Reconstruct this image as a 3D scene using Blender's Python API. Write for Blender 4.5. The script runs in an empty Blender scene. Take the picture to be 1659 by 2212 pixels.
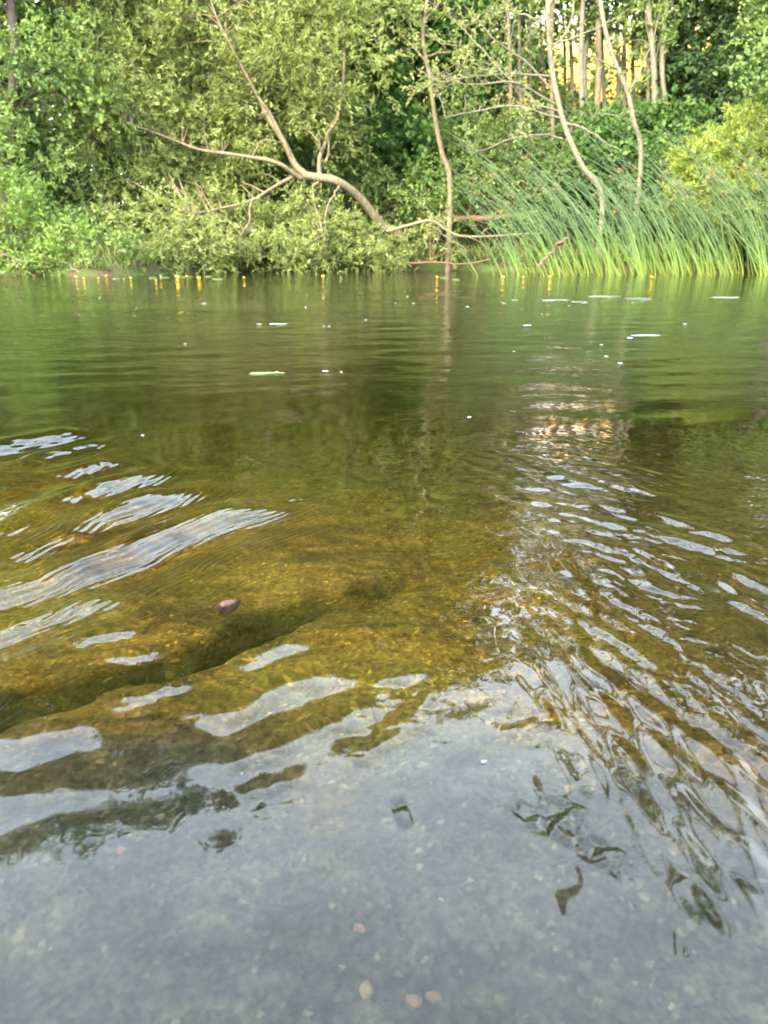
import bpy, math, time
import numpy as np
T0 = time.time()
R = math.radians
rng = np.random.default_rng(11)
SC = bpy.context.scene
COL = SC.collection

# ------------------------------------------------------------------ camera
PITCH = R(18.78); CH = 0.4; F = 1659.0
cam_d = bpy.data.cameras.new('camera'); cam = bpy.data.objects.new('camera', cam_d); COL.objects.link(cam)
cam.location = (0, 0, CH); cam.rotation_euler = (math.pi/2-PITCH, 0, 0)
cam_d.sensor_fit = 'VERTICAL'; cam_d.sensor_height = 36; cam_d.lens = 27
cam_d.dof.use_dof = True; cam_d.dof.focus_distance = 1.15; cam_d.dof.aperture_fstop = 10
cam_d.clip_start = 0.02; cam_d.clip_end = 2000
SC.camera = cam
cp, sp = math.cos(PITCH), math.sin(PITCH)

def ray(px, py):
    dx = (px-829.5)/F; dz = -(py-1106)/F
    return np.array([dx, cp+dz*sp, -sp+dz*cp])
def W(px, py, z=0.0):                      # a point of the water surface
    d = ray(px, py); t = (z-CH)/d[2]; return np.array([d[0]*t, d[1]*t, z])
def P(px, py, Y):                          # a point at the distance Y
    d = ray(px, py); t = Y/d[1]; return np.array([d[0]*t, Y, CH+d[2]*t])
def AE(az, el, Y):                         # heading (tan) and elevation (degrees) seen from the shore -> photo coordinates at the distance Y
    z = math.sqrt(1+az*az)*math.tan(R(el)); dp = cp-z*sp; return (829.5+F*az/dp, 1106-F*(sp+z*cp)/dp, Y)
def K(Y): return Y/F*1.06                  # metres per photo pixel at the distance Y

# ------------------------------------------------------------------ noise
_perm = np.random.default_rng(5).permutation(256)
_ga = np.random.default_rng(6).uniform(0, 2*np.pi, 256)
_gx, _gy = np.cos(_ga), np.sin(_ga)
def pn(x, y, seed=0):
    xi = np.floor(x).astype(np.int64); yi = np.floor(y).astype(np.int64)
    xf = x-xi; yf = y-yi
    u = xf*xf*xf*(xf*(xf*6-15)+10); v = yf*yf*yf*(yf*(yf*6-15)+10)
    def g(ix, iy, fx, fy):
        h = _perm[(_perm[(ix+seed*17) & 255]+iy) & 255]
        return _gx[h]*fx+_gy[h]*fy
    a = g(xi, yi, xf, yf); b = g(xi+1, yi, xf-1, yf); c = g(xi, yi+1, xf, yf-1); d = g(xi+1, yi+1, xf-1, yf-1)
    return (a+(b-a)*u+((c+(d-c)*u)-(a+(b-a)*u))*v)*1.5
def fbm(x, y, o=4, seed=0):
    s = 0; a = 1.0
    for i in range(o):
        s = s+a*pn(x*2**i+i*13.7, y*2**i-i*7.3, seed+i); a *= .5
    return s
def sst(a, b, x):
    t = np.clip((x-a)/(b-a), 0, 1); return t*t*(3-2*t)

# ------------------------------------------------------------------ mesh building
class Geo:
    def __init__(s): s.v = []; s.f = []; s.n = 0; s.a = []
    def add(s, v, f, a=None):
        v = np.asarray(v, float).reshape(-1, 3); f = np.asarray(f, np.int64)
        s.v.append(v); s.f.append(f+s.n); s.n += len(v)
        s.a.append(np.full(len(v), .5) if a is None else np.asarray(a, float))
    def tube(s, pts, rad, sides=6, a=None, cap=True):
        pts = np.asarray(pts, float); n = len(pts); rad = np.broadcast_to(np.asarray(rad, float), (n,))
        t = np.gradient(pts, axis=0); t /= np.linalg.norm(t, axis=1)[:, None]+1e-9
        ref = np.array([0, 0, 1.0]) if abs(t[:, 2]).mean() < .8 else np.array([1.0, 0, 0])
        u = np.cross(t, ref); u /= np.linalg.norm(u, axis=1)[:, None]+1e-9; w = np.cross(t, u)
        an = np.arange(sides)*2*np.pi/sides
        v = pts[:, None]+rad[:, None, None]*(np.cos(an)[None, :, None]*u[:, None]+np.sin(an)[None, :, None]*w[:, None])
        i = np.arange(n-1)[:, None]*sides; j = np.arange(sides)[None]; j2 = (j+1) % sides
        f = np.stack([i+j, i+j2, i+sides+j2, i+sides+j], -1).reshape(-1, 4)
        s.add(v.reshape(-1, 3), f, None if a is None else np.full(n*sides, a))
    def build(s, name, mat, parent=None, smooth=True):
        v = np.concatenate(s.v); f = np.concatenate(s.f); a = np.concatenate(s.a)
        return mesh_obj(name, v, f, mat, parent, smooth, {'lv': a})

def mesh_obj(name, v, f, mat, parent=None, smooth=True, attrs=None):
    me = bpy.data.meshes.new(name); k = f.shape[1]
    v = np.asarray(v, np.float64)
    if parent is not None: v = v-np.array(parent.location)
    me.vertices.add(len(v)); me.vertices.foreach_set('co', v.astype(np.float32).ravel())
    me.loops.add(len(f)*k); me.loops.foreach_set('vertex_index', f.astype(np.int32).ravel())
    me.polygons.add(len(f)); me.polygons.foreach_set('loop_start', (np.arange(len(f))*k).astype(np.int32))
    me.polygons.foreach_set('use_smooth', np.full(len(f), smooth))
    for nm, dat in (attrs or {}).items():
        at = me.attributes.new(nm, 'FLOAT', 'POINT'); at.data.foreach_set('value', np.asarray(dat, np.float32))
    me.update(calc_edges=True)
    if mat: me.materials.append(mat)
    o = bpy.data.objects.new(name, me); COL.objects.link(o)
    if parent is not None: o.parent = parent
    return o
def tag(o, label=None, cat=None, group=None, kind=None):
    if label: o['label'] = label
    if cat: o['category'] = cat
    if group: o['group'] = group
    if kind: o['kind'] = kind
    return o
def thing(name, label, cat, loc, group=None):
    o = bpy.data.objects.new(name, None); COL.objects.link(o); o.location = tuple(loc); o.empty_display_size = .2
    return tag(o, label, cat, group)

def spline(pts, n=10):                     # Catmull-Rom through control points
    p = np.asarray(pts, float)
    q = np.vstack([2*p[0]-p[1], p, 2*p[-1]-p[-2]]); out = []
    for i in range(1, len(q)-2):
        t = np.linspace(0, 1, n, endpoint=False)[:, None]
        a, b, c, d = q[i-1], q[i], q[i+1], q[i+2]
        out.append(.5*(2*b+(c-a)*t+(2*a-5*b+4*c-d)*t*t+(3*b-a-3*c+d)*t**3))
    out.append(p[-1:]); return np.vstack(out)
def wobble(pts, amp, seed):
    r = np.random.default_rng(seed); n = len(pts); s = np.linspace(0, 1, n)
    o = np.zeros((n, 3))
    for k in (2, 4, 7, 11): o += np.sin(s[:, None]*k*np.pi+r.uniform(0, 6.28, 3))*r.normal(0, 1, 3)/k
    e = np.minimum(1, s*6)[:, None]
    return pts+o*amp*e

# ------------------------------------------------------------------ materials
def mat(name):
    m = bpy.data.materials.new(name); m.use_nodes = True; nt = m.node_tree; nt.nodes.clear()
    return m, nt, nt.nodes.new('ShaderNodeOutputMaterial')
def N(nt, t, **kw):
    n = nt.nodes.new('ShaderNode'+t)
    for k, v in kw.items():
        if k.startswith('_'): setattr(n, k[1:], v)
        else: n.inputs[k.replace('__', ' ')].default_value = v
    return n
def ramp(nt, fac, stops, interp='LINEAR'):
    r = nt.nodes.new('ShaderNodeValToRGB'); r.color_ramp.interpolation = interp
    e = r.color_ramp.elements
    while len(e) < len(stops): e.new(.5)
    for q, (p, c) in zip(e, stops): q.position = p; q.color = (*c, 1) if len(c) == 3 else c
    nt.links.new(fac, r.inputs[0]); return r.outputs[0]
def mix(nt, fac, a, b, bt='MIX'):
    m = nt.nodes.new('ShaderNodeMix'); m.data_type = 'RGBA'; m.blend_type = bt
    for i, x in ((0, fac), (6, a), (7, b)):
        if isinstance(x, (int, float)): m.inputs[i].default_value = x
        elif isinstance(x, tuple): m.inputs[i].default_value = (*x, 1)
        else: nt.links.new(x, m.inputs[i])
    return m.outputs[2]
def attr(nt, nm):
    a = nt.nodes.new('ShaderNodeAttribute'); a.attribute_name = nm; return a.outputs['Fac']
def objco(nt): return nt.nodes.new('ShaderNodeTexCoord').outputs['Object']
def noise(nt, co, sc, det=4, rough=.55, dist=0):
    n = N(nt, 'TexNoise', Scale=sc, Detail=det, Roughness=rough, Distortion=dist); nt.links.new(co, n.inputs['Vector']); return n.outputs['Fac']
def mathn(nt, op, a, b=None, c=None, clamp=False):
    n = nt.nodes.new('ShaderNodeMath'); n.operation = op; n.use_clamp = clamp
    for i, x in enumerate((a, b, c)):
        if x is None: continue
        if isinstance(x, (int, float)): n.inputs[i].default_value = x
        else: nt.links.new(x, n.inputs[i])
    return n.outputs[0]

def leaf_mat(name, dark, mid, light, transl=.4, tint=(1.3, 1.25, .7)):
    m, nt, out = mat(name)
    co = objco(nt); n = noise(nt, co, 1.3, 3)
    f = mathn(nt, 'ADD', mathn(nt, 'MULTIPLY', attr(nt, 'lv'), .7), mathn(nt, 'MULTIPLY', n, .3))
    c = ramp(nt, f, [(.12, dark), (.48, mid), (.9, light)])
    b = N(nt, 'BsdfPrincipled', Roughness=.5); b.inputs['Specular IOR Level'].default_value = .3
    nt.links.new(c, b.inputs['Base Color'])
    t = N(nt, 'BsdfTranslucent'); nt.links.new(mix(nt, 1.0, c, tint, 'MULTIPLY'), t.inputs['Color'])
    ms = N(nt, 'MixShader', Fac=transl); nt.links.new(b.outputs[0], ms.inputs[1]); nt.links.new(t.outputs[0], ms.inputs[2])
    nt.links.new(ms.outputs[0], out.inputs[0]); return m
def bark_mat(name, a, b, sc=6, moss=None):
    m, nt, out = mat(name); co = objco(nt)
    mp = N(nt, 'Mapping'); mp.inputs['Scale'].default_value = (1, 1, .25); nt.links.new(co, mp.inputs[0])
    n = noise(nt, mp.outputs[0], sc*6, 6, .7); n2 = noise(nt, co, sc*.4, 3)
    c = ramp(nt, n, [(.34, tuple(x*.7 for x in a)), (.5, a), (.68, b)])
    c = mix(nt, mathn(nt, 'MULTIPLY', n2, .5), c, moss or tuple(x*.7 for x in a))
    p = N(nt, 'BsdfPrincipled', Roughness=.85); nt.links.new(c, p.inputs['Base Color'])
    bp = N(nt, 'Bump', Strength=.6, Distance=.01); nt.links.new(n, bp.inputs['Height']); nt.links.new(bp.outputs[0], p.inputs['Normal'])
    nt.links.new(p.outputs[0], out.inputs[0]); return m
def plain_mat(name, c, rough=.6, var=.25, sc=8):
    m, nt, out = mat(name); n = noise(nt, objco(nt), sc, 4)
    col = ramp(nt, n, [(.3, tuple(x*(1-var) for x in c)), (.7, tuple(min(1, x*(1+var)) for x in c))])
    p = N(nt, 'BsdfPrincipled', Roughness=rough); nt.links.new(col, p.inputs['Base Color']); nt.links.new(p.outputs[0], out.inputs[0]); return m

M = {}
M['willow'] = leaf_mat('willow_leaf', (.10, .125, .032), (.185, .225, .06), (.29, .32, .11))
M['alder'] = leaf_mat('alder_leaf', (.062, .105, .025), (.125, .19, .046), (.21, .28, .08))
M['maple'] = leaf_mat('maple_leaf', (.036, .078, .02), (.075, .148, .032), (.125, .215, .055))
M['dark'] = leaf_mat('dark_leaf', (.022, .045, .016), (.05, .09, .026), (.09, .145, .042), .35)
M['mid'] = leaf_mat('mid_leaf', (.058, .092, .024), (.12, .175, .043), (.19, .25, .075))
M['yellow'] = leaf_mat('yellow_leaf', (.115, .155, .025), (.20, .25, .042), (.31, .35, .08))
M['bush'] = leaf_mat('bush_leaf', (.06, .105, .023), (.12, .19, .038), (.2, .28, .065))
M['grass'] = leaf_mat('grass_blade', (.05, .075, .02), (.11, .14, .035), (.22, .22, .08))
M['bark_tan'] = bark_mat('bark_tan', (.11, .078, .042), (.29, .215, .125), moss=(.10, .095, .042))
M['bark_pale'] = bark_mat('bark_pale', (.12, .10, .066), (.30, .25, .17), moss=(.11, .11, .055))
M['bark_dark'] = bark_mat('bark_dark', (.05, .035, .025), (.13, .10, .075))
M['bark_red'] = bark_mat('bark_red', (.10, .05, .03), (.26, .15, .09))
M['foam'] = plain_mat('foam', (.30, .33, .34), .8, .35, 90)
M['petal'] = plain_mat('petal', (.55, .36, .015), .6, .15, 40)
M['lily'] = plain_mat('lily_leaf', (.08, .12, .03), .5, .3, 20)
M['tuft'] = plain_mat('reed_tuft', (.20, .12, .05), .9, .3, 60)
M['leafdead'] = plain_mat('dead_leaf', (.34, .22, .07), .7, .3, 30)

def reed_mat():
    m, nt, out = mat('reed_stem'); co = objco(nt)
    s = nt.nodes.new('ShaderNodeSeparateXYZ'); nt.links.new(co, s.inputs[0])
    c = ramp(nt, mathn(nt, 'MULTIPLY', s.outputs[2], .45), [(0, (.11, .145, .022)), (.12, (.09, .145, .028)), (.34, (.058, .098, .034)), (.9, (.060, .090, .045))])
    rn = nt.nodes.new('ShaderNodeObjectInfo').outputs['Random']
    v = mathn(nt, 'ADD', mathn(nt, 'MULTIPLY', rn, .7), mathn(nt, 'MULTIPLY', attr(nt, 'lv'), .6))
    c = mix(nt, 1.0, c, ramp(nt, v, [(0, (.55, .55, .55)), (1, (1.4, 1.35, 1.25))]), 'MULTIPLY')
    p = N(nt, 'BsdfPrincipled', Roughness=.6); p.inputs['Specular IOR Level'].default_value = .2; nt.links.new(c, p.inputs['Base Color'])
    nt.links.new(p.outputs[0], out.inputs[0]); return m
M['reed'] = reed_mat()

# ------------------------------------------------------------------ leaves
def leafquads(g, pos, d, L, wid, av, r):
    n = len(pos); side = np.cross(d, r.normal(size=(n, 3))); side /= np.linalg.norm(side, axis=1)[:, None]+1e-9
    nrm = np.cross(d, side)
    L = np.asarray(L)[:, None]; w = np.asarray(wid)[:, None]
    v = np.stack([pos, pos+d*L*.45+side*w*.5+nrm*w*.15, pos+d*L, pos+d*L*.45-side*w*.5+nrm*w*.15], 1)
    g.add(v.reshape(-1, 3), np.arange(n*4).reshape(n, 4), np.repeat(av, 4))
def unit(a): return a/(np.linalg.norm(a, axis=-1)[..., None]+1e-9)

def sprays(gl, gt, base, d, L, m, leafL, leafW, r, droop=.3, spread=.55, av=None, twig=.0):
    """sprays of leaves along drooping twigs; base/d (n,3), L (n,)"""
    n = len(base)
    t = np.sort(r.uniform(.12, 1, (n, m)), 1)[..., None]
    pos = base[:, None]+d[:, None]*L[:, None, None]*t
    pos[..., 2] -= (droop*L[:, None, None]*t**2)[..., 0]
    pos += r.normal(size=pos.shape)*.012
    ld = d[:, None]*(1-spread)+unit(r.normal(size=(n, m, 3)))*spread; ld[..., 2] -= droop*.6
    ld = unit(ld)
    a0 = r.uniform(.1, .9, n) if av is None else av
    a = np.clip(a0[:, None]+r.normal(0, .11, (n, m)), 0, 1)
    LL = leafL*r.uniform(.65, 1.25, n*m)
    leafquads(gl, pos.reshape(-1, 3), ld.reshape(-1, 3), LL, LL*leafW, a.ravel(), r)
    if gt is not None and twig > 0:
        for i in np.nonzero(r.random(n) < twig)[0]:
            tt = np.linspace(0, 1, 4)[:, None]; p = base[i]+d[i]*L[i]*tt; p[:, 2] -= (droop*L[i]*tt**2)[:, 0]
            gt.tube(p, np.linspace(.005, .002, 4), 3)

def crown(gl, gt, blobs, r, cr=.4, dens=4., ns=12, m=11, leafL=.085, leafW=.28, droop=.3, spread=.55, up=.2, twig=.1, nodes=None, link=.5, fill=.45):
    """blobs: (px, py, Y, rx_px, rz_px, ry_m) - clumps of sprays spread through each ellipsoid"""
    for (px, py, Y, rx, rz, ry) in blobs:
        c = P(px, py, Y); s = np.array([rx*K(Y), ry, rz*K(Y)])
        nc = max(3, int(dens*s[0]*s[2]/cr**2))
        dirs = unit(r.normal(size=(nc, 3))); cc = c+dirs*s*(r.random((nc, 1))**fill)
        hv = np.clip(.5+.22*(cc[:, 2]-c[2])/s[2]+r.normal(0, .2, nc), .03, .97)  # clump tone, paler upwards: varying light put into the leaf colour
        if nodes is not None and gt is not None:
            for i in np.nonzero(r.random(nc) < link)[0]:
                dd = np.linalg.norm(nodes-cc[i], axis=1)+np.where(nodes[:, 2] > cc[i, 2], .8, 0)
                j = np.argsort(dd)[r.integers(0, 3)]; a = nodes[j]; b = cc[i]; l = np.linalg.norm(b-a)
                if l > 3.2 or l < .15: continue
                p1 = a+(b-a)*.4+np.array([0, 0, .12*l])+r.normal(0, .05*l, 3); p2 = a+(b-a)*.75+np.array([0, 0, .1*l])+r.normal(0, .05*l, 3)
                q = spline([a, p1, p2, b], 5); gt.tube(q, np.linspace(.006+.006*l, .004, len(q)), 4)
        rad = cr*r.uniform(.6, 1.35, nc)
        d = unit(r.normal(size=(nc, ns, 3))+dirs[:, None]*.8+np.array([0, 0, up]))
        base = cc[:, None]+d*rad[:, None, None]*.25+r.normal(size=(nc, ns, 3))*rad[:, None, None]*.3
        L = (rad[:, None]*r.uniform(.5, 1.15, (nc, ns))).ravel()
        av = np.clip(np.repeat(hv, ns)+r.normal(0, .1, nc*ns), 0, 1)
        sprays(gl, gt, base.reshape(-1, 3), d.reshape(-1, 3), L, m, leafL, leafW, r, droop, spread, av, twig)

# ------------------------------------------------------------------ light
SUN = unit(np.array([-.55, -.70, .60]))
EL = math.asin(SUN[2]); AZ = math.atan2(SUN[0], SUN[1])
w = bpy.data.worlds.new('World'); SC.world = w; w.use_nodes = True
nt = w.node_tree; nt.nodes.clear()
out = nt.nodes.new('ShaderNodeOutputWorld'); bg = nt.nodes.new('ShaderNodeBackground')
sky = nt.nodes.new('ShaderNodeTexSky'); sky.sky_type = 'NISHITA'; sky.sun_disc = False
sky.sun_elevation = EL; sky.sun_rotation = AZ; sky.air_density = 1.2; sky.dust_density = 2.0
tc = nt.nodes.new('ShaderNodeTexCoord'); sx = nt.nodes.new('ShaderNodeSeparateXYZ'); nt.links.new(tc.outputs['Generated'], sx.inputs[0])
mp = N(nt, 'Mapping'); mp.inputs['Scale'].default_value = (1, 1, 2.2); nt.links.new(tc.outputs['Generated'], mp.inputs[0])
cl = noise(nt, mp.outputs[0], 2.2, 5, .55, .3)
# bright high overcast with bluer, thinner places; greyer towards the zenith
cc = ramp(nt, sx.outputs[2], [(0, (8.2, 8.5, 8.7)), (.45, (8.4, 9.5, 10.3)), (.66, (7.2, 8.7, 10.0)), (.8, (5.4, 6.9, 8.3)), (1, (4.6, 5.7, 7.0))])
cov = ramp(nt, cl, [(.25, (.60,)*3), (.60, (.97,)*3)])
col = mix(nt, cov, sky.outputs[0], cc)
# warm evening glow low over the far side of the river
dot = nt.nodes.new('ShaderNodeVectorMath'); dot.operation = 'DOT_PRODUCT'; nt.links.new(tc.outputs['Generated'], dot.inputs[0])
g = unit(np.array([.30, .93, .0])); dot.inputs[1].default_value = tuple(g)
ga = ramp(nt, dot.outputs['Value'], [(.80, (0, 0, 0)), (.96, (1, 1, 1))])
gz = ramp(nt, sx.outputs[2], [(.0, (1, 1, 1)), (.21, (1, 1, 1)), (.27, (0, 0, 0))])
gc = ramp(nt, sx.outputs[2], [(.13, (1.9, .75, .12)), (.175, (3.4, 1.75, .32)), (.23, (5.0, 3.0, .85))])
col = mix(nt, mathn(nt, 'MULTIPLY', ga, gz), col, gc)
nt.links.new(col, bg.inputs[0]); bg.inputs[1].default_value = .1
nt.links.new(bg.outputs[0], out.inputs[0])
sl = bpy.data.lights.new('sun', 'SUN'); sl.energy = 2.0; sl.angle = R(24); sl.color = (1, .9, .72)
so = bpy.data.objects.new('sun', sl); COL.objects.link(so)
from mathutils import Vector
so.rotation_euler = Vector(tuple(-SUN)).to_track_quat('-Z', 'Y').to_euler(); so.location = (-20, -20, 20)

vs = SC.view_settings; vs.view_transform = 'Standard'; vs.look = 'None'; vs.gamma = 1; vs.use_curve_mapping = False
vs.exposure = 3.5
cy = SC.cycles
cy.use_denoising = True; cy.max_bounces = 9; cy.diffuse_bounces = 4; cy.glossy_bounces = 3; cy.transmission_bounces = 6; cy.transparent_max_bounces = 6
cy.caustics_reflective = False; cy.caustics_refractive = True; cy.sample_clamp_indirect = 6; cy.blur_glossy = 0.0
try:
    cy.denoiser = 'OPENIMAGEDENOISE'; cy.denoising_input_passes = 'RGB_ALBEDO_NORMAL'; cy.denoising_prefilter = 'ACCURATE'
except Exception: pass

# ------------------------------------------------------------------ water
FAR = 21.0
def fan(nr, nc, ymin, ymax):               # rows closer together near the shore the viewer stands on
    a0, a1 = math.atan2(CH, ymin), math.atan2(CH, ymax)
    th = np.linspace(a0, a1, nr); y = CH/np.tan(th)
    y = np.concatenate([[-14, -6, -2.5, -1, -.4, 0, .12], y]); u = np.linspace(-1, 1, nc)
    u = np.concatenate([[-60, -25, -10, -4, -2, -1.4, -1.15], u, [1.15, 1.4, 2, 4, 10, 25, 60]])
    hw = .20+.66*np.maximum(y, .1)
    X = np.where(abs(u)[None] <= 1, u[None]*hw[:, None], np.sign(u)[None]*(hw[:, None]+(abs(u)[None]-1)*1.2))
    Y = np.repeat(y[:, None], len(u), 1); nr, nc = X.shape
    i = np.arange(nr-1)[:, None]*nc; j = np.arange(nc-1)[None]
    f = np.stack([i+j, i+j+1, i+nc+j+1, i+nc+j], -1).reshape(-1, 4)
    return X.ravel(), Y.ravel(), f

def packet(x, y, pts, et, lam=.16, w=None, seed=0, ribs=0, rag=.25, ribang=0.0, ribw=1.0, mod=.18):
    """one wave riding along a line of places; et = the elevation its facing slope looks up to"""
    q = spline([W(*p)[:2].tolist()+[0] for p in pts], 8)[:, :2]
    A, B = q[0], q[-1]; L = np.linalg.norm(B-A)
    m = (x > q[:, 0].min()-lam*1.6) & (x < q[:, 0].max()+lam*1.6) & (y > q[:, 1].min()-lam*1.6) & (y < q[:, 1].max()+lam*1.6)
    h = np.zeros_like(x)
    if not m.any(): return h
    X = x[m]; Y = y[m]
    u = (B-A)/L; n = np.array([u[1], -u[0]])
    mid = (A+B)/2
    if n@(-mid) < 0: n = -n                # points towards the viewer's side
    t = (X-A[0])*u[0]+(Y-A[1])*u[1]
    qt = (q-A)@u; qs = (q-A)@n; o = np.argsort(qt)
    s = (X-A[0])*n[0]+(Y-A[1])*n[1]-np.interp(t, qt[o], qs[o])
    s = s+rag*lam*.35*(fbm(X/lam*1.6, Y/lam*1.6, 3, seed)+.0)
    T = t/L; w = w or .55*lam
    end = sst(-.08, .16, T)*sst(1.08, .84, T)
    d = np.hypot(mid[0], mid[1]); dep = math.atan2(CH, d); cosg = abs(n@(-mid))/d
    sl = math.tan((R(et)-dep)/2)/max(cosg, .35)
    k = 2*np.pi/lam
    mo = 1+mod*fbm(X/lam*1.1+9, Y/lam*1.1, 2, seed+3)
    hh = -(sl/k)*np.sin(k*s)*np.exp(-(s/w)**2)*end*mo
    if ribs:
        kr = 2*np.pi/ribs; sr = s*math.cos(ribang)+t*math.sin(ribang)+.004*fbm(X*14, Y*14, 2, seed+7)
        re = np.exp(-((s-.20*lam)/(ribw*.30*lam))**2)*sst(-.05, .25, T)*sst(1.25, .9, T)
        hh = hh+.24/kr*np.sin(kr*sr)*re*(.8+.5*fbm(X*9, Y*9, 2, seed+8))
    h[m] = hh
    return h

def water_height(x, y):
    h = np.zeros_like(x)
    near = sst(4.5, 2.2, y)
    # long low swell and small irregular ripples of the open river
    r = np.random.default_rng(21)
    openw = sst(1.25, 2.6, y+.25*fbm(x*1.1, y*1.1, 2, 3))
    mo = np.nonzero(openw > 0)[0]; X, Y, O = x[mo], y[mo], openw[mo]; hh = np.zeros(len(mo))
    q1 = pn(X*1.7, Y*1.7, 1); q2 = pn(X*1.3+7, Y*1.3, 2)
    for i in range(36):
        lam = .07*2**r.uniform(0, 2.6); a = r.normal(.35, .55)+np.pi/2
        k = 2*np.pi/lam; ph = r.uniform(0, 6.28)
        amp = r.uniform(.3, 1)*.008/k*O*np.clip(1.2-Y*0.02/lam, 0, 1)
        hh += amp*np.sin(k*(X*math.cos(a)+Y*math.sin(a))+ph+r.normal(0, 1.6)*q1+r.normal(0, 1.6)*q2)
    h[mo] += hh
    # gentle undulation of the calm water in front
    h += .0011*fbm(x*4.5+y*2, y*6-x*2, 3, 31)*sst(1.9, 1.2, y)
    # the wake that fans out on the right
    cx, cy0 = .22, 1.72
    rx = sst(.05, .28, x-.03)*sst(1.9, 1.25, y)*sst(.22, .5, y)*(1-.75*sst(.42, .62, x)*sst(.95, 1.15, y))
    mo = np.nonzero(rx > 0)[0]; X, Y, O = x[mo], y[mo], rx[mo]; hh = np.zeros(len(mo))
    q = [pn(X*3.2+i*5, Y*3.2, i) for i in range(3)]; e = [np.clip(.5+fbm(X*5+i*9, Y*3.2, 2, i+50), 0, 1) for i in range(4)]
    for i in range(44):
        lam = (.028 if i < 28 else .013)*2**r.uniform(0, 1.7 if i < 28 else 1.2); far_ = i % 2; a = r.normal(.80, .45) if far_ else r.normal(.02, .34); Q = sst(.78, 1.05, Y) if far_ else sst(1.12, .85, Y)
        nx, ny = math.cos(a), math.sin(a); k = 2*np.pi/lam
        amp = r.uniform(.4, 1)*(.043 if i < 28 else .030)/k; c = r.normal(0, 2.3, 3)
        hh += 1.35*amp*O*Q*np.sin(k*(X*nx+Y*ny)+r.uniform(0, 6.28)+c[0]*q[0]+c[1]*q[1]+c[2]*q[2])*(.15+1.5*e[i % 4]**1.5)
    h[mo] += hh
    # broad white bands of the riffle on the left
    for a in BANDS: h += packet(x, y, **a)
    return h

BANDS = [
 dict(pts=[(-60, 985), (70, 958), (185, 932)], et=47, lam=.20, seed=1, ribs=.016, rag=.14),
 dict(pts=[(70, 995), (150, 975), (215, 958)], et=43, lam=.13, seed=2, ribs=.015, rag=.14),
 dict(pts=[(120, 1035), (190, 1015), (255, 998)], et=42, lam=.13, seed=3, ribs=.014, ribang=.3, rag=.14),
 dict(pts=[(-80, 1205), (60, 1135), (200, 1070), (350, 1022)], et=48, lam=.17, seed=4, ribs=.0135, ribang=.15, rag=.12),
 dict(pts=[(-90, 1262), (60, 1190), (230, 1120), (410, 1062)], et=49, lam=.20, seed=5, ribs=.0125, ribang=.12, rag=.12),
 dict(pts=[(-90, 1330), (90, 1268), (260, 1210), (430, 1145), (590, 1102)], et=52, lam=.23, w=.095, seed=6, ribs=.012, ribang=.10, rag=.10, ribw=1.3),
 dict(pts=[(-90, 1405), (60, 1352), (240, 1292)], et=60, lam=.12, seed=7, ribs=.011, rag=.12),
 dict(pts=[(600, 1085), (650, 1078), (720, 1082)], et=33, lam=.08, seed=8, ribs=.010, ribang=.2),
 dict(pts=[(150, 1392), (220, 1382), (300, 1372)], et=40, lam=.06, seed=9),
 dict(pts=[(230, 1442), (290, 1425), (360, 1408)], et=39, lam=.08, seed=10),
 dict(pts=[(525, 1450), (580, 1420), (645, 1388)], et=40, lam=.07, seed=11),
 dict(pts=[(250, 1545), (320, 1508), (415, 1472)], et=40, lam=.08, seed=12, rag=.5),
 dict(pts=[(480, 1590), (570, 1535), (660, 1485), (740, 1450)], et=40, lam=.10, seed=13, rag=.35),
 dict(pts=[(820, 1480), (870, 1470), (925, 1462)], et=37, lam=.05, seed=14, rag=.5),
 # places that lean away and show the bed instead of the sky
 dict(pts=[(-40, 1600), (60, 1560), (180, 1520)], et=27, lam=.12, seed=20, rag=.4),
 dict(pts=[(-30, 1705), (80, 1675), (220, 1640)], et=24, lam=.10, seed=21, rag=.4),
 dict(pts=[(400, 1605), (500, 1610), (640, 1560), (770, 1500)], et=24, lam=.10, seed=22, rag=.4),
 dict(pts=[(730, 1622), (800, 1600), (860, 1570)], et=24, lam=.055, seed=23, rag=.5),
 dict(pts=[(510, 1700), (570, 1685), (650, 1658)], et=24, lam=.05, seed=24, rag=.5),
 dict(pts=[(830, 1580), (870, 1530), (915, 1480)], et=24, lam=.06, seed=25, rag=.5),
 dict(pts=[(1080, 1578), (1120, 1572), (1165, 1545)], et=25, lam=.05, seed=26, rag=.5),
 dict(pts=[(1130, 1770), (1160, 1750)], et=22, lam=.035, seed=27, rag=.5),
 dict(pts=[(850, 1757), (885, 1752)], et=22, lam=.03, seed=28, rag=.5),
 dict(pts=[(1185, 1805), (1205, 1765), (1215, 1730)], et=20, lam=.03, seed=29, rag=.5),
 dict(pts=[(1275, 1860), (1315, 1820)], et=20, lam=.03, seed=30, rag=.5),
]
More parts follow.
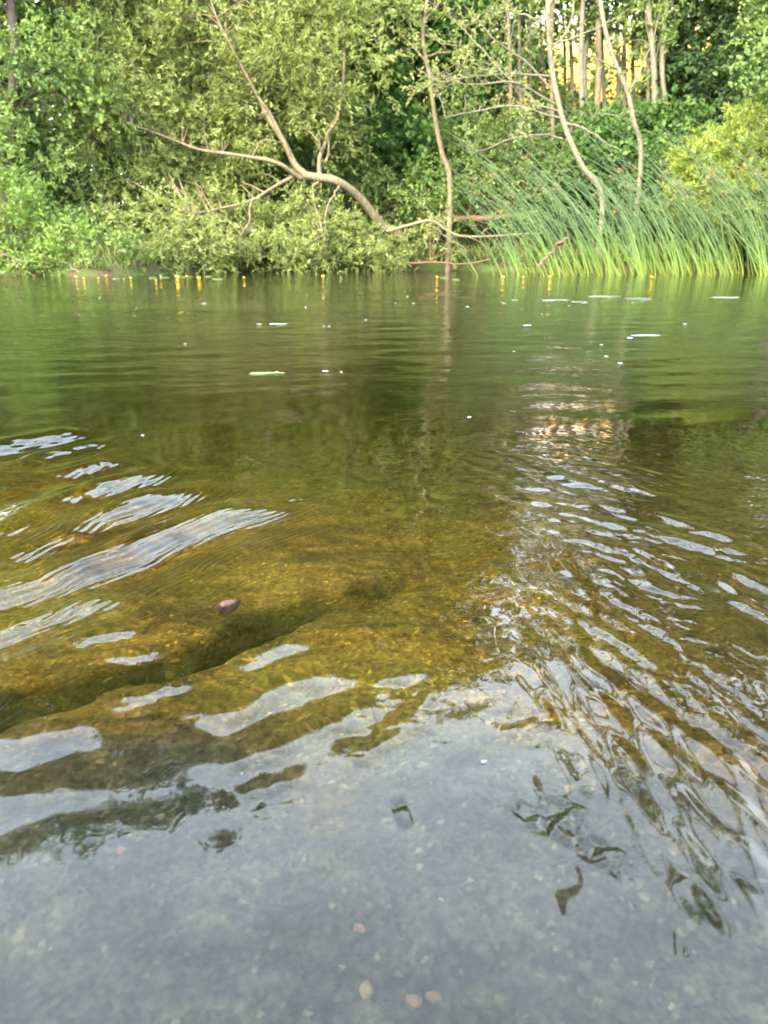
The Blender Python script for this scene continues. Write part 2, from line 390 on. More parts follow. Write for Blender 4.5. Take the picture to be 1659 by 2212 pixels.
# sky-catching slopes of the wake on the right
for i, p in enumerate([((1370, 1145), (1460, 1172)), ((1240, 1165), (1330, 1195)), ((1330, 1185), (1480, 1255)), ((1300, 1230), (1420, 1275), (1525, 1300)),
                       ((1290, 1275), (1360, 1310), (1430, 1345)), ((1330, 1310), (1400, 1350), (1450, 1385)), ((1440, 1330), (1475, 1345)), ((1480, 1375), (1540, 1400)),
                       ((1250, 1340), (1330, 1390), (1400, 1440)), ((1500, 1430), (1580, 1480), (1640, 1540)), ((1590, 1300), (1670, 1345)), ((1570, 1380), (1660, 1430)),
                       ((1450, 1470), (1530, 1540)), ((1250, 1045), (1320, 1062)), ((1290, 1090), (1350, 1108)), ((1540, 1560), (1600, 1620))]):
    BANDS.append(dict(pts=list(p), et=41, lam=.034, seed=60+i, rag=.45))
    q = [(a+14+6*(i % 3), b+16+5*(i % 2)) for a, b in p]; BANDS.append(dict(pts=q, et=39, lam=.024, seed=80+i, rag=.5))

wx, wy, wf = fan(1250, 1150, .20, FAR)
wz = water_height(wx, wy)
m, nt, out = mat('river_water')
gl_ = N(nt, 'BsdfGlass', Roughness=0.0, IOR=1.333); gl_.inputs['Color'].default_value = (1, 1, 1, 1)
co = objco(nt)
mp = N(nt, 'Mapping'); mp.inputs['Scale'].default_value = (.75, 1.25, 1); nt.links.new(co, mp.inputs[0])
n1 = noise(nt, mp.outputs[0], 13, 3, .55, .4); n2 = noise(nt, mp.outputs[0], 42, 2, .5, .3)
b1 = N(nt, 'Bump', Distance=.006); nt.links.new(n1, b1.inputs['Height']); nt.links.new(mathn(nt, 'MULTIPLY', attr(nt, 'rip'), .85), b1.inputs['Strength'])
b2 = N(nt, 'Bump', Distance=.0016); nt.links.new(n2, b2.inputs['Height']); nt.links.new(b1.outputs[0], b2.inputs['Normal'])
nt.links.new(mathn(nt, 'MULTIPLY', attr(nt, 'rip'), .8), b2.inputs['Strength'])
nt.links.new(b2.outputs[0], gl_.inputs['Normal'])
nt.links.new(gl_.outputs[0], out.inputs[0])
va = N(nt, 'VolumeAbsorption', Density=2.7); va.inputs['Color'].default_value = (.70, .62, .0, 1)
nt.links.new(va.outputs[0], out.inputs['Volume'])
calm = sst(1.3, 3.2, wy+.5*wx*0+.3*fbm(wx*.9, wy*.9, 2, 77))
rip = np.clip(calm*(.75+.6*fbm(wx*.35, wy*.8, 3, 78)), 0, 1.2)
water = mesh_obj('river_water', np.stack([wx, wy, wz], 1), wf, m, None, True, {'rip': rip})
tag(water, kind='structure')

# ------------------------------------------------------------------ river bed and land
def bank_y(x):                             # where the far water edge runs
    return 13.6+3.6*sst(-4.6, -2.6, x)-1.0*sst(1.2, 3.2, x)+.25*np.sin(x*1.7)+.12*np.sin(x*4.3+1)
TA, TB = W(-60, 1478)[:2], W(940, 1160)[:2]
def bed_height(x, y):
    d = .085+.05*sst(.3, 1.2, y)+.10*sst(1.15, 1.8, y)+.35*sst(1.5, 3.0, y)+.5*sst(4, 8, y)
    d = d*(1-.9*sst(3.0, .3, bank_y(x)-y))
    b = -d
    n1 = fbm(x*6, y*6, 4, 90); b += .012*n1+.004*fbm(x*30, y*30, 3, 95)
    u = (TB-TA); L = np.linalg.norm(u); u = u/L; n = np.array([u[1], -u[0]])
    t = ((x-TA[0])*u[0]+(y-TA[1])*u[1])/L; s = (x-TA[0])*n[0]+(y-TA[1])*n[1]+.022*fbm(x*7, y*7, 3, 98)
    e = sst(-.3, .0, t)*sst(1.08, .75, t)
    b += e*(.035*sst(.02, -.03, s)*sst(-.55, -.15, s)-.06*np.exp(-((s-.012)/.015)**2)*np.clip(.75+.9*fbm(x*9, y*9, 2, 97), .15, 1.3)*sst(1.06, .7, t)+.03*sst(.03, .06, s)*sst(.4, .1, s))
    b += sst(-.3, -1.2, y)*.5
    return np.minimum(b, -.012)+sst(-.6, -2, y)*.3, s, t, e
bx, by, bf = fan(620, 620, .2, FAR+1)
bz, bs, bt, be = bed_height(bx, by)
m, nt, out = mat('river_bed'); co = objco(nt)
mpb = N(nt, 'Mapping'); mpb.inputs['Rotation'].default_value = (0, 0, R(-48)); mpb.inputs['Scale'].default_value = (.45, 1.3, 1); nt.links.new(co, mpb.inputs[0])
n1 = noise(nt, mpb.outputs[0], 11, 7, .68, .8); n2 = noise(nt, co, 2.6, 3); n3 = noise(nt, co, 60, 4, .7)
c = ramp(nt, n1, [(.28, (.011, .007, .003)), (.43, (.030, .018, .004)), (.58, (.076, .045, .007)), (.77, (.132, .084, .013))])
c = mix(nt, ramp(nt, n2, [(.40, (0, 0, 0)), (.60, (.85,)*3)]), c, (.072, .056, .010))
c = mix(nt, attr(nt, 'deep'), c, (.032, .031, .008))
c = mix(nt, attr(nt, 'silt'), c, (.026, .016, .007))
c = mix(nt, attr(nt, 'sand_shade'), c, ramp(nt, noise(nt, co, 14, 5, .65), [(.3, (.007, .0085, .009)), (.55, (.019, .020, .020)), (.75, (.042, .038, .035))]))
vo = N(nt, 'TexVoronoi', Scale=210); nt.links.new(co, vo.inputs['Vector'])
gr = ramp(nt, vo.outputs['Color'], [(0, (.5, .5, .5)), (.55, (.95, .95, .95)), (.85, (1.3, 1.25, 1.15)), (1, (3.2, 2.8, 2.5))])
c = mix(nt, 1.0, c, gr, 'MULTIPLY')
c = mix(nt, .8, c, ramp(nt, n3, [(.3, (.45,)*3), (.7, (1.55,)*3)]), 'MULTIPLY')
p = N(nt, 'BsdfPrincipled', Roughness=.9); p.inputs['Specular IOR Level'].default_value = .1
nt.links.new(c, p.inputs['Base Color'])
bp = N(nt, 'Bump', Strength=.4, Distance=.003); nt.links.new(vo.outputs['Distance'], bp.inputs['Height']); nt.links.new(bp.outputs[0], p.inputs['Normal'])
nt.links.new(p.outputs[0], out.inputs[0])
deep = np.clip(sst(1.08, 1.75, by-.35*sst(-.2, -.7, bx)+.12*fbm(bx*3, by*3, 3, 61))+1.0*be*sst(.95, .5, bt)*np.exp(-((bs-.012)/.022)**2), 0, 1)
sand_shade = sst(.72, .50, by+.1*fbm(bx*4, by*4, 3, 60))*.92  # grey sand up front, its colour also darkened for the viewer's shade
bed = mesh_obj('riverbed', np.stack([bx, by, bz], 1), bf, m, None, True, {'deep': deep, 'sand_shade': sand_shade, 'silt': .8*sst(.16, .44, bx+.12*fbm(bx*4, by*4, 3, 64))*sst(.5, .75, by)})
tag(bed, kind='structure')

lx = np.concatenate([np.linspace(-400, -32, 12), np.linspace(-30, 30, 300), np.linspace(32, 400, 12)])
lv = np.concatenate([np.linspace(-.6, .5, 24), np.linspace(.55, 24, 130), np.linspace(30, 500, 14)])
LX, LV = np.meshgrid(lx, lv); LY = bank_y(np.clip(LX, -30, 30))+LV
LZ = .32*sst(-.35, .35, LV)-.12+.9*sst(.3, 7, LV)+.8*sst(6, 26, LV)+.10*fbm(LX*1.2, LY*1.2, 4, 70)*sst(-.3, .4, LV)+.02*fbm(LX*6, LY*6, 2, 71)
LZ -= .35*sst(-.3, -.6, LV)
def land_z(x, y):
    v = y-bank_y(np.array(x)); return float(.32*sst(-.35, .35, v)-.12+.9*sst(.3, 7, v)+.8*sst(6, 26, v))
nr, nc = LX.shape; i = np.arange(nr-1)[:, None]*nc; j = np.arange(nc-1)[None]
m, nt, out = mat('bank_earth'); co = objco(nt)
n1 = noise(nt, co, 2.5, 6, .65); n2 = noise(nt, co, 16, 4, .7)
c = ramp(nt, n2, [(.3, (.035, .022, .014)), (.7, (.095, .06, .038))])
c = mix(nt, ramp(nt, n1, [(.38, (0, 0, 0)), (.6, (1, 1, 1))]), c, (.045, .065, .018))
p = N(nt, 'BsdfPrincipled', Roughness=.95); p.inputs['Specular IOR Level'].default_value = .05; nt.links.new(c, p.inputs['Base Color'])
bp = N(nt, 'Bump', Strength=.8, Distance=.05); nt.links.new(n2, bp.inputs['Height']); nt.links.new(bp.outputs[0], p.inputs['Normal'])
nt.links.new(p.outputs[0], out.inputs[0])
land = mesh_obj('riverbank', np.stack([LX.ravel(), LY.ravel(), LZ.ravel()], 1), np.stack([i+j, i+j+1, i+nc+j+1, i+nc+j], -1).reshape(-1, 4), m)
tag(land, kind='structure')
gm = plain_mat('meadow', (.06, .085, .03), .9, .3, .3)
gv = np.array([[-900, -900, -2.2], [900, -900, -2.2], [900, 900, -2.2], [-900, 900, -2.2]])
tag(mesh_obj('ground', gv, np.array([[0, 1, 2, 3]]), gm), kind='structure')
print('setting', round(time.time()-T0, 1))

# ------------------------------------------------------------------ trees and shrubs
def PP(pts): return np.array([P(*p) for p in pts])
def limb(g, pts, r0, r1, sides=7, wob=.03, seed=0, n=7, a=None):
    q = wobble(spline(PP(pts), n), wob, seed); g.tube(q, r0+(r1-r0)*np.linspace(0, 1, len(q))**.8, sides, a); return q
def tree(name, label, cat, skel, blobs, bark, leaf, group=None, seed=0, ground=True, extra_limbs=(), **kw):
    """skel: lists of (points, r0, r1); the first starts at the tree's foot"""
    r = np.random.default_rng(seed+100); base = P(*skel[0][0][0]) if skel else P(blobs[0][0], 560, blobs[0][2])
    gz = land_z(base[0], base[1]); base[2] = max(gz, -.3) if ground else base[2]
    root = thing(name, label, cat, base, group)
    gt, gl, nodes = Geo(), Geo(), []
    for i, (pts, r0, r1) in enumerate(skel):
        if i == 0 and ground:
            q0 = P(*pts[0]); q = spline(np.vstack([[q0+np.array([0, 0, gz-.15-q0[2]])], PP(pts)]), 7) if q0[2] > gz else spline(PP(pts), 7)
            q = wobble(q, .03, seed); gt.tube(q, r0+(r1-r0)*np.linspace(0, 1, len(q))**.8, 8)
        else: q = limb(gt, pts, r0, r1, 7, .04, seed+i)
        nodes.append(q[2:] if i == 0 else q)
    nodes = np.vstack(nodes) if nodes else base[None]
    for i, (pts, r0, r1) in enumerate(extra_limbs):
        g = Geo(); q = limb(g, pts, r0, r1, 7, .05, seed+40+i); g.build('limb', bark, root); nodes = np.vstack([nodes, q])
    if blobs: crown(gl, gt, blobs, r, nodes=nodes, **kw)
    if gt.n: gt.build('trunk', bark, root)
    if gl.n: gl.build('crown', leaf, root, smooth=False)
    return root
def bush(name, label, cat, blobs, leaf, bark, seed=0, group=None, stems=6, **kw):
    r = np.random.default_rng(seed+300); px, py, Y, rx, rz, ry = blobs[0]
    c = P(px, py, Y); gz = land_z(c[0], Y); base = np.array([c[0], Y, max(gz, -.1)])
    root = thing(name, label, cat, base, group); gt, gl = Geo(), Geo(); nodes = []
    for i in range(stems):
        b = blobs[i % len(blobs)]; e = P(b[0]+r.normal(0, .45)*b[3], b[1]+r.uniform(-.8, .2)*b[4], b[2]+r.normal(0, .3)*b[5])
        s0 = base+np.array([r.normal(0, .006), r.normal(0, .006), -.05]); mid = (s0*.55+e*.45)+r.normal(0, .1, 3)+np.array([0, 0, .15])
        q = spline([s0, mid, e], 6); gt.tube(q, np.linspace(.018, .005, len(q)), 5); nodes.append(q[3:])
    crown(gl, gt, blobs, r, nodes=np.vstack(nodes), **dict(kw, twig=0))
    gt.build('stem', bark, root); gl.build('foliage', leaf, root, smooth=False); return root

WIL = dict(cr=.40, dens=5.6, ns=14, m=12, leafL=.10, leafW=.26, droop=.18, spread=.45, up=.45, twig=.10, link=.3)
# the leaning willow whose trunk reaches out from the bank
Yw = 16.2
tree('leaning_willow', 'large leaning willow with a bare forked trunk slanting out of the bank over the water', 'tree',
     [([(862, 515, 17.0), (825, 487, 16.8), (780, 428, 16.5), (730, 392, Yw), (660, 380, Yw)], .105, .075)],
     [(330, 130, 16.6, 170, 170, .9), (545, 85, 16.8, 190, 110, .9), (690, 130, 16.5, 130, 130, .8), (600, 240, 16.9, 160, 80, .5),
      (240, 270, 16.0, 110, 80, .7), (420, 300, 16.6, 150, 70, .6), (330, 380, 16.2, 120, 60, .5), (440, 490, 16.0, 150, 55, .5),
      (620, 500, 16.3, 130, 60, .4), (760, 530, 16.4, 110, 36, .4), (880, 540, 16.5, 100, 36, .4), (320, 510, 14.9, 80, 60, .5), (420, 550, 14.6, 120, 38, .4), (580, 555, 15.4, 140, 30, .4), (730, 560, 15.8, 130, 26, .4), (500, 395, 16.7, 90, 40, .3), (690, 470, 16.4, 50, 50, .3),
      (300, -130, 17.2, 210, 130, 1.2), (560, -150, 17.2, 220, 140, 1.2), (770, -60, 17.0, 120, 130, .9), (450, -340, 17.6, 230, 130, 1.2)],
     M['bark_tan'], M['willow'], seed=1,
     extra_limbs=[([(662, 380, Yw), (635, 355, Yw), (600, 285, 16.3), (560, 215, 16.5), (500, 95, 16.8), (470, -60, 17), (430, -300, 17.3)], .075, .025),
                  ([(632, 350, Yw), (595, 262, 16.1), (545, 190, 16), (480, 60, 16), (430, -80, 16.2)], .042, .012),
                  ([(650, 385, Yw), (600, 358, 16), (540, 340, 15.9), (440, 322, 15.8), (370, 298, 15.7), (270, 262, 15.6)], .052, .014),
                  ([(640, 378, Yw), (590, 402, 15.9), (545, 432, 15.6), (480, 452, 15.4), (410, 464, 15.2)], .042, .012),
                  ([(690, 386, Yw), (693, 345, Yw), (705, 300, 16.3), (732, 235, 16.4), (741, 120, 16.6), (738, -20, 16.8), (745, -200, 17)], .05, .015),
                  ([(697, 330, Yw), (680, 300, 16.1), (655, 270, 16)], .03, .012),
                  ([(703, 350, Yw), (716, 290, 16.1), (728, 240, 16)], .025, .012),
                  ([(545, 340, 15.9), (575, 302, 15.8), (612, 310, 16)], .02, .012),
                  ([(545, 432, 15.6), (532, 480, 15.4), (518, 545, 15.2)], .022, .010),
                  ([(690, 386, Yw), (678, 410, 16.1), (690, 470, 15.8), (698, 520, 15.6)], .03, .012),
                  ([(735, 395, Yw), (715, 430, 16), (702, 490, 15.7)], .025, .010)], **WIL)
# left bank trees
ALD = dict(cr=.40, dens=5, ns=12, m=11, leafL=.085, leafW=.62, droop=.15, spread=.6, up=.25, twig=.06, link=.5)
tree('alder_tree', 'bright green alder with a dark upright trunk at the left edge of the far bank', 'tree',
     [([(14, 420, 15), (24, 250, 15), (30, 120, 15), (20, -20, 15.1), (18, -300, 15.3), (10, -620, 15.5)], .14, .05)],
     [(60, 135, 14.6, 85, 60, .6), (35, 330, 14.3, 75, 50, .5), (150, 160, 15.2, 70, 60, .6), (-60, 220, 14.8, 90, 120, .8), (40, 20, 15, 60, 40, .5), (190, 240, 15.2, 60, 45, .5),
      (30, -150, 15.2, 150, 100, 1), (-20, -380, 15.4, 190, 140, 1.2), (60, -600, 15.5, 190, 140, 1.2), (-160, -100, 15.2, 120, 200, 1), (0, -800, 15.5, 190, 130, 1.2), (-180, -950, 15.6, 200, 130, 1.2), (-260, -650, 15.5, 200, 150, 1.2), (-330, -380, 15.4, 170, 160, 1.2), (-380, -880, 15.6, 190, 150, 1.2), (-300, -1150, 15.8, 210, 120, 1.2), (-90, -1180, 15.8, 180, 110, 1.1), (-500, -1100, 15.8, 160, 130, 1.2)],
     M['bark_dark'], M['alder'], seed=2, **ALD)
BIG = dict(cr=.75, dens=5, ns=14, m=12, leafL=.15, leafW=.6, droop=.2, spread=.6, up=.2, twig=.04, link=.5)
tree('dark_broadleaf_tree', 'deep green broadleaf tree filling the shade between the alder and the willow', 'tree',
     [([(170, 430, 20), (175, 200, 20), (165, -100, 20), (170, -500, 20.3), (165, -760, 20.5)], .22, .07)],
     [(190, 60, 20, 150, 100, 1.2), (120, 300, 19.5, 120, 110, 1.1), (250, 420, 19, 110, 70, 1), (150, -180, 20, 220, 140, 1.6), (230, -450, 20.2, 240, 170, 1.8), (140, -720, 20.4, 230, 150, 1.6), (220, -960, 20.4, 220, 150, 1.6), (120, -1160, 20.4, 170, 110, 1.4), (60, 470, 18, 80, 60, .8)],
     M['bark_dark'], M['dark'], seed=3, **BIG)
tree('tall_ash_tree', 'tall grey green tree rising behind the crown of the leaning willow', 'tree',
     [([(440, 420, 22), (445, 150, 22), (430, -200, 22), (440, -620, 22.4)], .2, .06)],
     [(420, 20, 22, 170, 110, 1.3), (520, 250, 21, 160, 120, 1.1), (400, -220, 22, 230, 160, 1.8), (520, -470, 22.2, 240, 170, 1.8), (360, -680, 22.4, 230, 150, 1.6), (560, -760, 22.4, 200, 150, 1.6), (430, -960, 22.4, 210, 140, 1.6), (640, 330, 20, 120, 80, .9)],
     M['bark_dark'], M['mid'], seed=4, **BIG)
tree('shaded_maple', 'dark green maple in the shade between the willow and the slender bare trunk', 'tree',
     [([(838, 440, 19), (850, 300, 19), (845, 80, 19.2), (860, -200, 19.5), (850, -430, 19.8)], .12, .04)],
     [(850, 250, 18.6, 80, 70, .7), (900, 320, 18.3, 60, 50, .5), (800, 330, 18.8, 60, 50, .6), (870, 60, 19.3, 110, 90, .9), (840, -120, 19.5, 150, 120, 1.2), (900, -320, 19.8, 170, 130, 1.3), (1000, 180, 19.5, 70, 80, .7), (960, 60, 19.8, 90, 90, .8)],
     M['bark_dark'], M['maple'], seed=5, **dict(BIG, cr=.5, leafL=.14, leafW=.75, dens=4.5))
SPARSE = dict(cr=.4, dens=1.6, ns=8, m=9, leafL=.09, leafW=.35, droop=.2, spread=.5, up=.3, twig=.5, link=.9)
tree('slender_tree', 'slender tree with a sinuous tan bare trunk left of the reeds', 'tree',
     [([(972, 400, 17), (955, 330, 17), (938, 250, 17), (930, 170, 17), (914, 80, 17), (922, 0, 17), (932, -120, 17.1), (925, -300, 17.2)], .062, .025),
      ([(935, 170, 17), (900, 105, 16.9), (850, 65, 16.8)], .03, .008), ([(917, 50, 17), (945, 10, 17), (985, -60, 17)], .03, .008),
      ([(930, 120, 17), (990, 112, 16.8), (1060, 140, 16.6)], .022, .006), ([(918, 75, 17), (960, 95, 16.8), (1010, 100, 16.6)], .02, .006)],
     [(850, 50, 16.8, 70, 50, .5), (1010, 70, 16.8, 80, 60, .5), (940, -140, 17.1, 150, 110, .9), (930, -300, 17.2, 130, 90, .8), (1060, 170, 16.9, 70, 50, .5)],
     M['bark_tan'], M['willow'], seed=6, **SPARSE)
# bare-branched willow on the right and its neighbour
bare = [([(1190, 245, 16.5), (1120, 190, 16.2), (1040, 100, 16), (960, 30, 15.9)], .028, .008), ([(1188, 190, 16.5), (1130, 130, 16.3), (1060, 75, 16.1), (1000, 10, 16)], .026, .008),
        ([(1198, 225, 16.5), (1110, 178, 16.1), (1010, 182, 15.9), (930, 150, 15.7)], .024, .006), ([(1187, 165, 16.5), (1100, 160, 16.2), (1020, 165, 16), (930, 185, 15.8)], .022, .006),
        ([(1210, 255, 16.5), (1120, 232, 16.1), (1040, 240, 15.9), (960, 250, 15.7)], .026, .006), ([(1205, 240, 16.5), (1140, 215, 16.3), (1080, 170, 16.1), (1010, 130, 16)], .022, .006),
        ([(1186, 100, 16.5), (1240, 80, 16.4), (1300, 55, 16.3), (1360, 20, 16.2)], .02, .006), ([(1184, 60, 16.5), (1130, 30, 16.4), (1080, -20, 16.3)], .022, .008),
        ([(1215, 300, 16.5), (1150, 290, 16.2), (1080, 310, 16), (1020, 330, 15.8)], .022, .006), ([(1222, 265, 16.5), (1280, 290, 16.3), (1340, 320, 16.2)], .022, .008),
        ([(1184, 20, 16.5), (1215, -30, 16.5), (1250, -120, 16.6)], .03, .01), ([(1186, 120, 16.5), (1225, 60, 16.5), (1238, -20, 16.5), (1240, -160, 16.6)], .028, .01)]
tree('bare_branched_willow', 'pale willow leaning left behind the reeds with long bare branches reaching left', 'tree',
     [([(1300, 430, 16.6), (1255, 355, 16.5), (1218, 260, 16.5), (1195, 150, 16.5), (1184, 30, 16.5), (1182, -140, 16.6)], .060, .046), ([(1182, -140, 16.6), AE(.17, 22, 16.8), AE(.217, 26.5, 17), AE(.26, 30, 17), AE(.25, 33, 17), AE(.285, 37, 17), AE(.29, 40, 17)], .046, .14)],
     [(*AE(.25, 31, 17), 45, 60, .3), (1020, 120, 16.0, 130, 90, .6), (1060, 230, 15.9, 120, 70, .5), (970, 190, 15.8, 80, 60, .4), (1110, 40, 16.2, 90, 50, .5)],
     M['bark_pale'], M['willow'], seed=7, extra_limbs=bare, **dict(SPARSE, dens=2.2, leafL=.075))
tree('forked_young_tree', 'thin pale tree with a crooked trunk standing among the tallest reeds', 'tree',
     [([(1385, 345, 17.2), (1366, 260, 17.1), (1352, 190, 17.1), (1325, 120, 17.1), (1302, 30, 17.1), (1286, -80, 17.2)], .052, .042), ([(1286, -80, 17.2), AE(.224, 20, 17.3), AE(.26, 24, 17.4), AE(.30, 28.5, 17.4), AE(.37, 32, 17.4), AE(.42, 37, 17.4), AE(.5, 43, 17.4)], .042, .14),
      ([(1357, 205, 17.1), (1385, 150, 17.2), (1410, 90, 17.2)], .028, .008), ([(1340, 150, 17.1), (1270, 120, 16.9), (1220, 70, 16.8)], .02, .006)],
     [(1390, 110, 17.2, 50, 40, .4), (1440, 20, 17.4, 70, 30, .5), (1320, 250, 17, 50, 40, .4), (*AE(.37, 32, 17.4), 45, 70, .4), (*AE(.43, 38, 17.4), 45, 90, .4), (*AE(.33, 30, 17.4), 50, 60, .4)],
     M['bark_pale'], M['alder'], seed=8, **SPARSE)
# row of thin poplar trunks against the light
pop = [(1103, 21, .05), (1126, 23, .05), (1142, 26, .06), (1193, 24, .06), (1262, 22, .075), (1272, 24, .08), (1285, 22.5, .09), (1304, 26, .06), (1330, 27, .07), (1352, 26, .06), (1398, 25, .06), (1408, 22, .085), (1420, 23, .10), (1446, 22, .07), (1232, 28, .06), (1375, 28, .06), (1168, 28, .05)]
POPL = ['thin grey trunk seen behind the bare branches left of the pale willow', 'thick pale trunk in the close cluster of tall trunks against the bright gap', 'tall straight trunk at the right end of the bright gap beside the dark tree', 'distant thin trunk standing against the bright glowing gap']
for i, (px, Y, r0) in enumerate(pop):
    Y = 18.9+(Y-21)*.25; r0 *= .92
    k = 0 if px < 1200 else 1 if px in (1262, 1272, 1285) else 2 if px in (1408, 1420, 1446) else 3
    q = np.random.default_rng(i+900); dx = q.normal(0, 7, 4)
    up, ub = [], []
    if px in (1398, 1408, 1420, 1446, 1304, 1285):
        j = (1285, 1304, 1398, 1408, 1420, 1446).index(px); a0 = .27+.055*j; a1 = a0+.10; e1 = (34, 38, 41, 37, 43, 40)[j]
        up = [([(px+dx[3], -420, Y), AE(a0, 24, Y), AE(a0+.02, 29, Y), AE((a0+a1)/2, (28+e1)/2, Y), AE(a1, e1, Y)], r0*.7, .11)]
        ub = [(*AE((a0+a1)/2, (27+e1)/2, Y), 40, 80, .4), (*AE(a1-.02, e1-2, Y), 36, 80, .4), (*AE(a0+.01, 27, Y), 36, 60, .4)]
    tree('poplar_tree', POPL[k], 'tree', [([(px, 330, Y), (px+dx[0], 150, Y), (px+dx[1], -50, Y), (px+dx[2], -260, Y), (px+dx[3], -560, Y)], r0*1.25, r0*.4)]+up,
         [(px+dx[2], -60+q.normal(0, 30), Y, 22, 40, .4), (px+dx[0], 40+q.normal(0, 40), Y, 26, 36, .4), (px+dx[2], -230+q.normal(0, 40), Y, 30, 90, .5), (px+dx[3], -430+q.normal(0, 60), Y, 32, 120, .5)]+ub, M['bark_pale' if i % 3 else 'bark_tan'], M['alder'],
         ('trunks behind the bare branches', 'clustered trunks in the bright gap', 'trunks beside the dark tree', 'distant trunks in the bright gap')[k], seed=20+i, **dict(SPARSE, dens=1.3, cr=.42, leafL=.12, leafW=.6, m=11, ns=10, link=.8, twig=.4))
# right-hand trees
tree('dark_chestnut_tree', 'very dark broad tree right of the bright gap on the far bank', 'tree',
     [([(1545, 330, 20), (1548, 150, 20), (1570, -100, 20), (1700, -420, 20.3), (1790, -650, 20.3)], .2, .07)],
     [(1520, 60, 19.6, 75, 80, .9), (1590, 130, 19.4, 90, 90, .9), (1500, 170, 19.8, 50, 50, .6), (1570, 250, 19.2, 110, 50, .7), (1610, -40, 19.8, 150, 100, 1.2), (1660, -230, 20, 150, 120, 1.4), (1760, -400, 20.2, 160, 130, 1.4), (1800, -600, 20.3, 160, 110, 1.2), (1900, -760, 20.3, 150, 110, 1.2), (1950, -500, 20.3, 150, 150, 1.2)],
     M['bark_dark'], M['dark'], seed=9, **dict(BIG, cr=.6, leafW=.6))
tree('right_edge_alder', 'light green alder leaning in at the right edge above the yellow shrub', 'tree',
     [([(1720, 360, 15.2), (1715, 200, 15.2), (1700, 20, 15.2), (1710, -300, 15.4), (1720, -520, 15.5), AE(.47, 30, 15.6), AE(.49, 34, 15.6), AE(.56, 39, 15.6), AE(.64, 44, 15.6)], .12, .11)],
     [(1650, 130, 15, 50, 55, .4), (1700, 220, 14.8, 70, 60, .5), (1760, 60, 15.2, 110, 110, .8), (1720, -150, 15.3, 110, 110, .9), (1770, -350, 15.4, 150, 130, 1), (*AE(.5, 34, 15.6), 80, 90, .5), (*AE(.58, 40, 15.6), 80, 110, .5), (*AE(.47, 30, 15.6), 120, 110, .6), (*AE(.62, 34, 15.6), 140, 140, .6)],
     M['bark_dark'], M['alder'], seed=10, **ALD)
bush('yellow_shrub', 'yellow green willow shrub behind the right end of the reeds', 'shrub',
     [(1600, 390, 15.8, 120, 80, .6), (1640, 310, 15.9, 90, 60, .5), (1540, 340, 15.9, 60, 50, .4), (1560, 440, 15.6, 110, 50, .5), (1720, 380, 15.8, 80, 90, .5)], M['yellow'], M['bark_tan'], seed=1,
     **dict(WIL, cr=.3, leafL=.11, leafW=.22, droop=.1, up=.6, dens=5, link=.3))
tree('maple_tree', 'broad maple just beyond the right edge, its crown mirrored in the near water', 'tree',
     [([(2080, 420, 18), (2085, 100, 18), (2120, -300, 18.2), (2200, -700, 18.4)], .2, .06)],
     [(1930, 250, 17.6, 150, 130, 1), (2120, 150, 17.8, 170, 150, 1.2), (2000, -60, 18, 200, 150, 1.4), (2180, -260, 18, 220, 170, 1.5), (2020, -380, 18.2, 150, 150, 1.3), (2260, -520, 18.4, 220, 170, 1.5)], M['bark_dark'], M['maple'], seed=11, **BIG)
tree('hedge_maple', 'broad tree just beyond the left edge, its crown mirrored in the near water', 'tree',
     [([(-330, 440, 16.5), (-340, 150, 16.5), (-380, -250, 16.7), (-420, -600, 17)], .16, .06)],
     [(-200, 300, 16.2, 120, 140, 1), (-350, 180, 16.4, 150, 160, 1.2), (-230, 0, 16.6, 150, 130, 1.2), (-420, -150, 16.8, 190, 160, 1.4), (-300, -350, 16.9, 150, 130, 1.3), (-520, -450, 17, 200, 170, 1.4), (-600, -750, 17, 180, 160, 1.3)], M['bark_dark'], M['mid'], seed=12, **dict(BIG, leafL=.13))
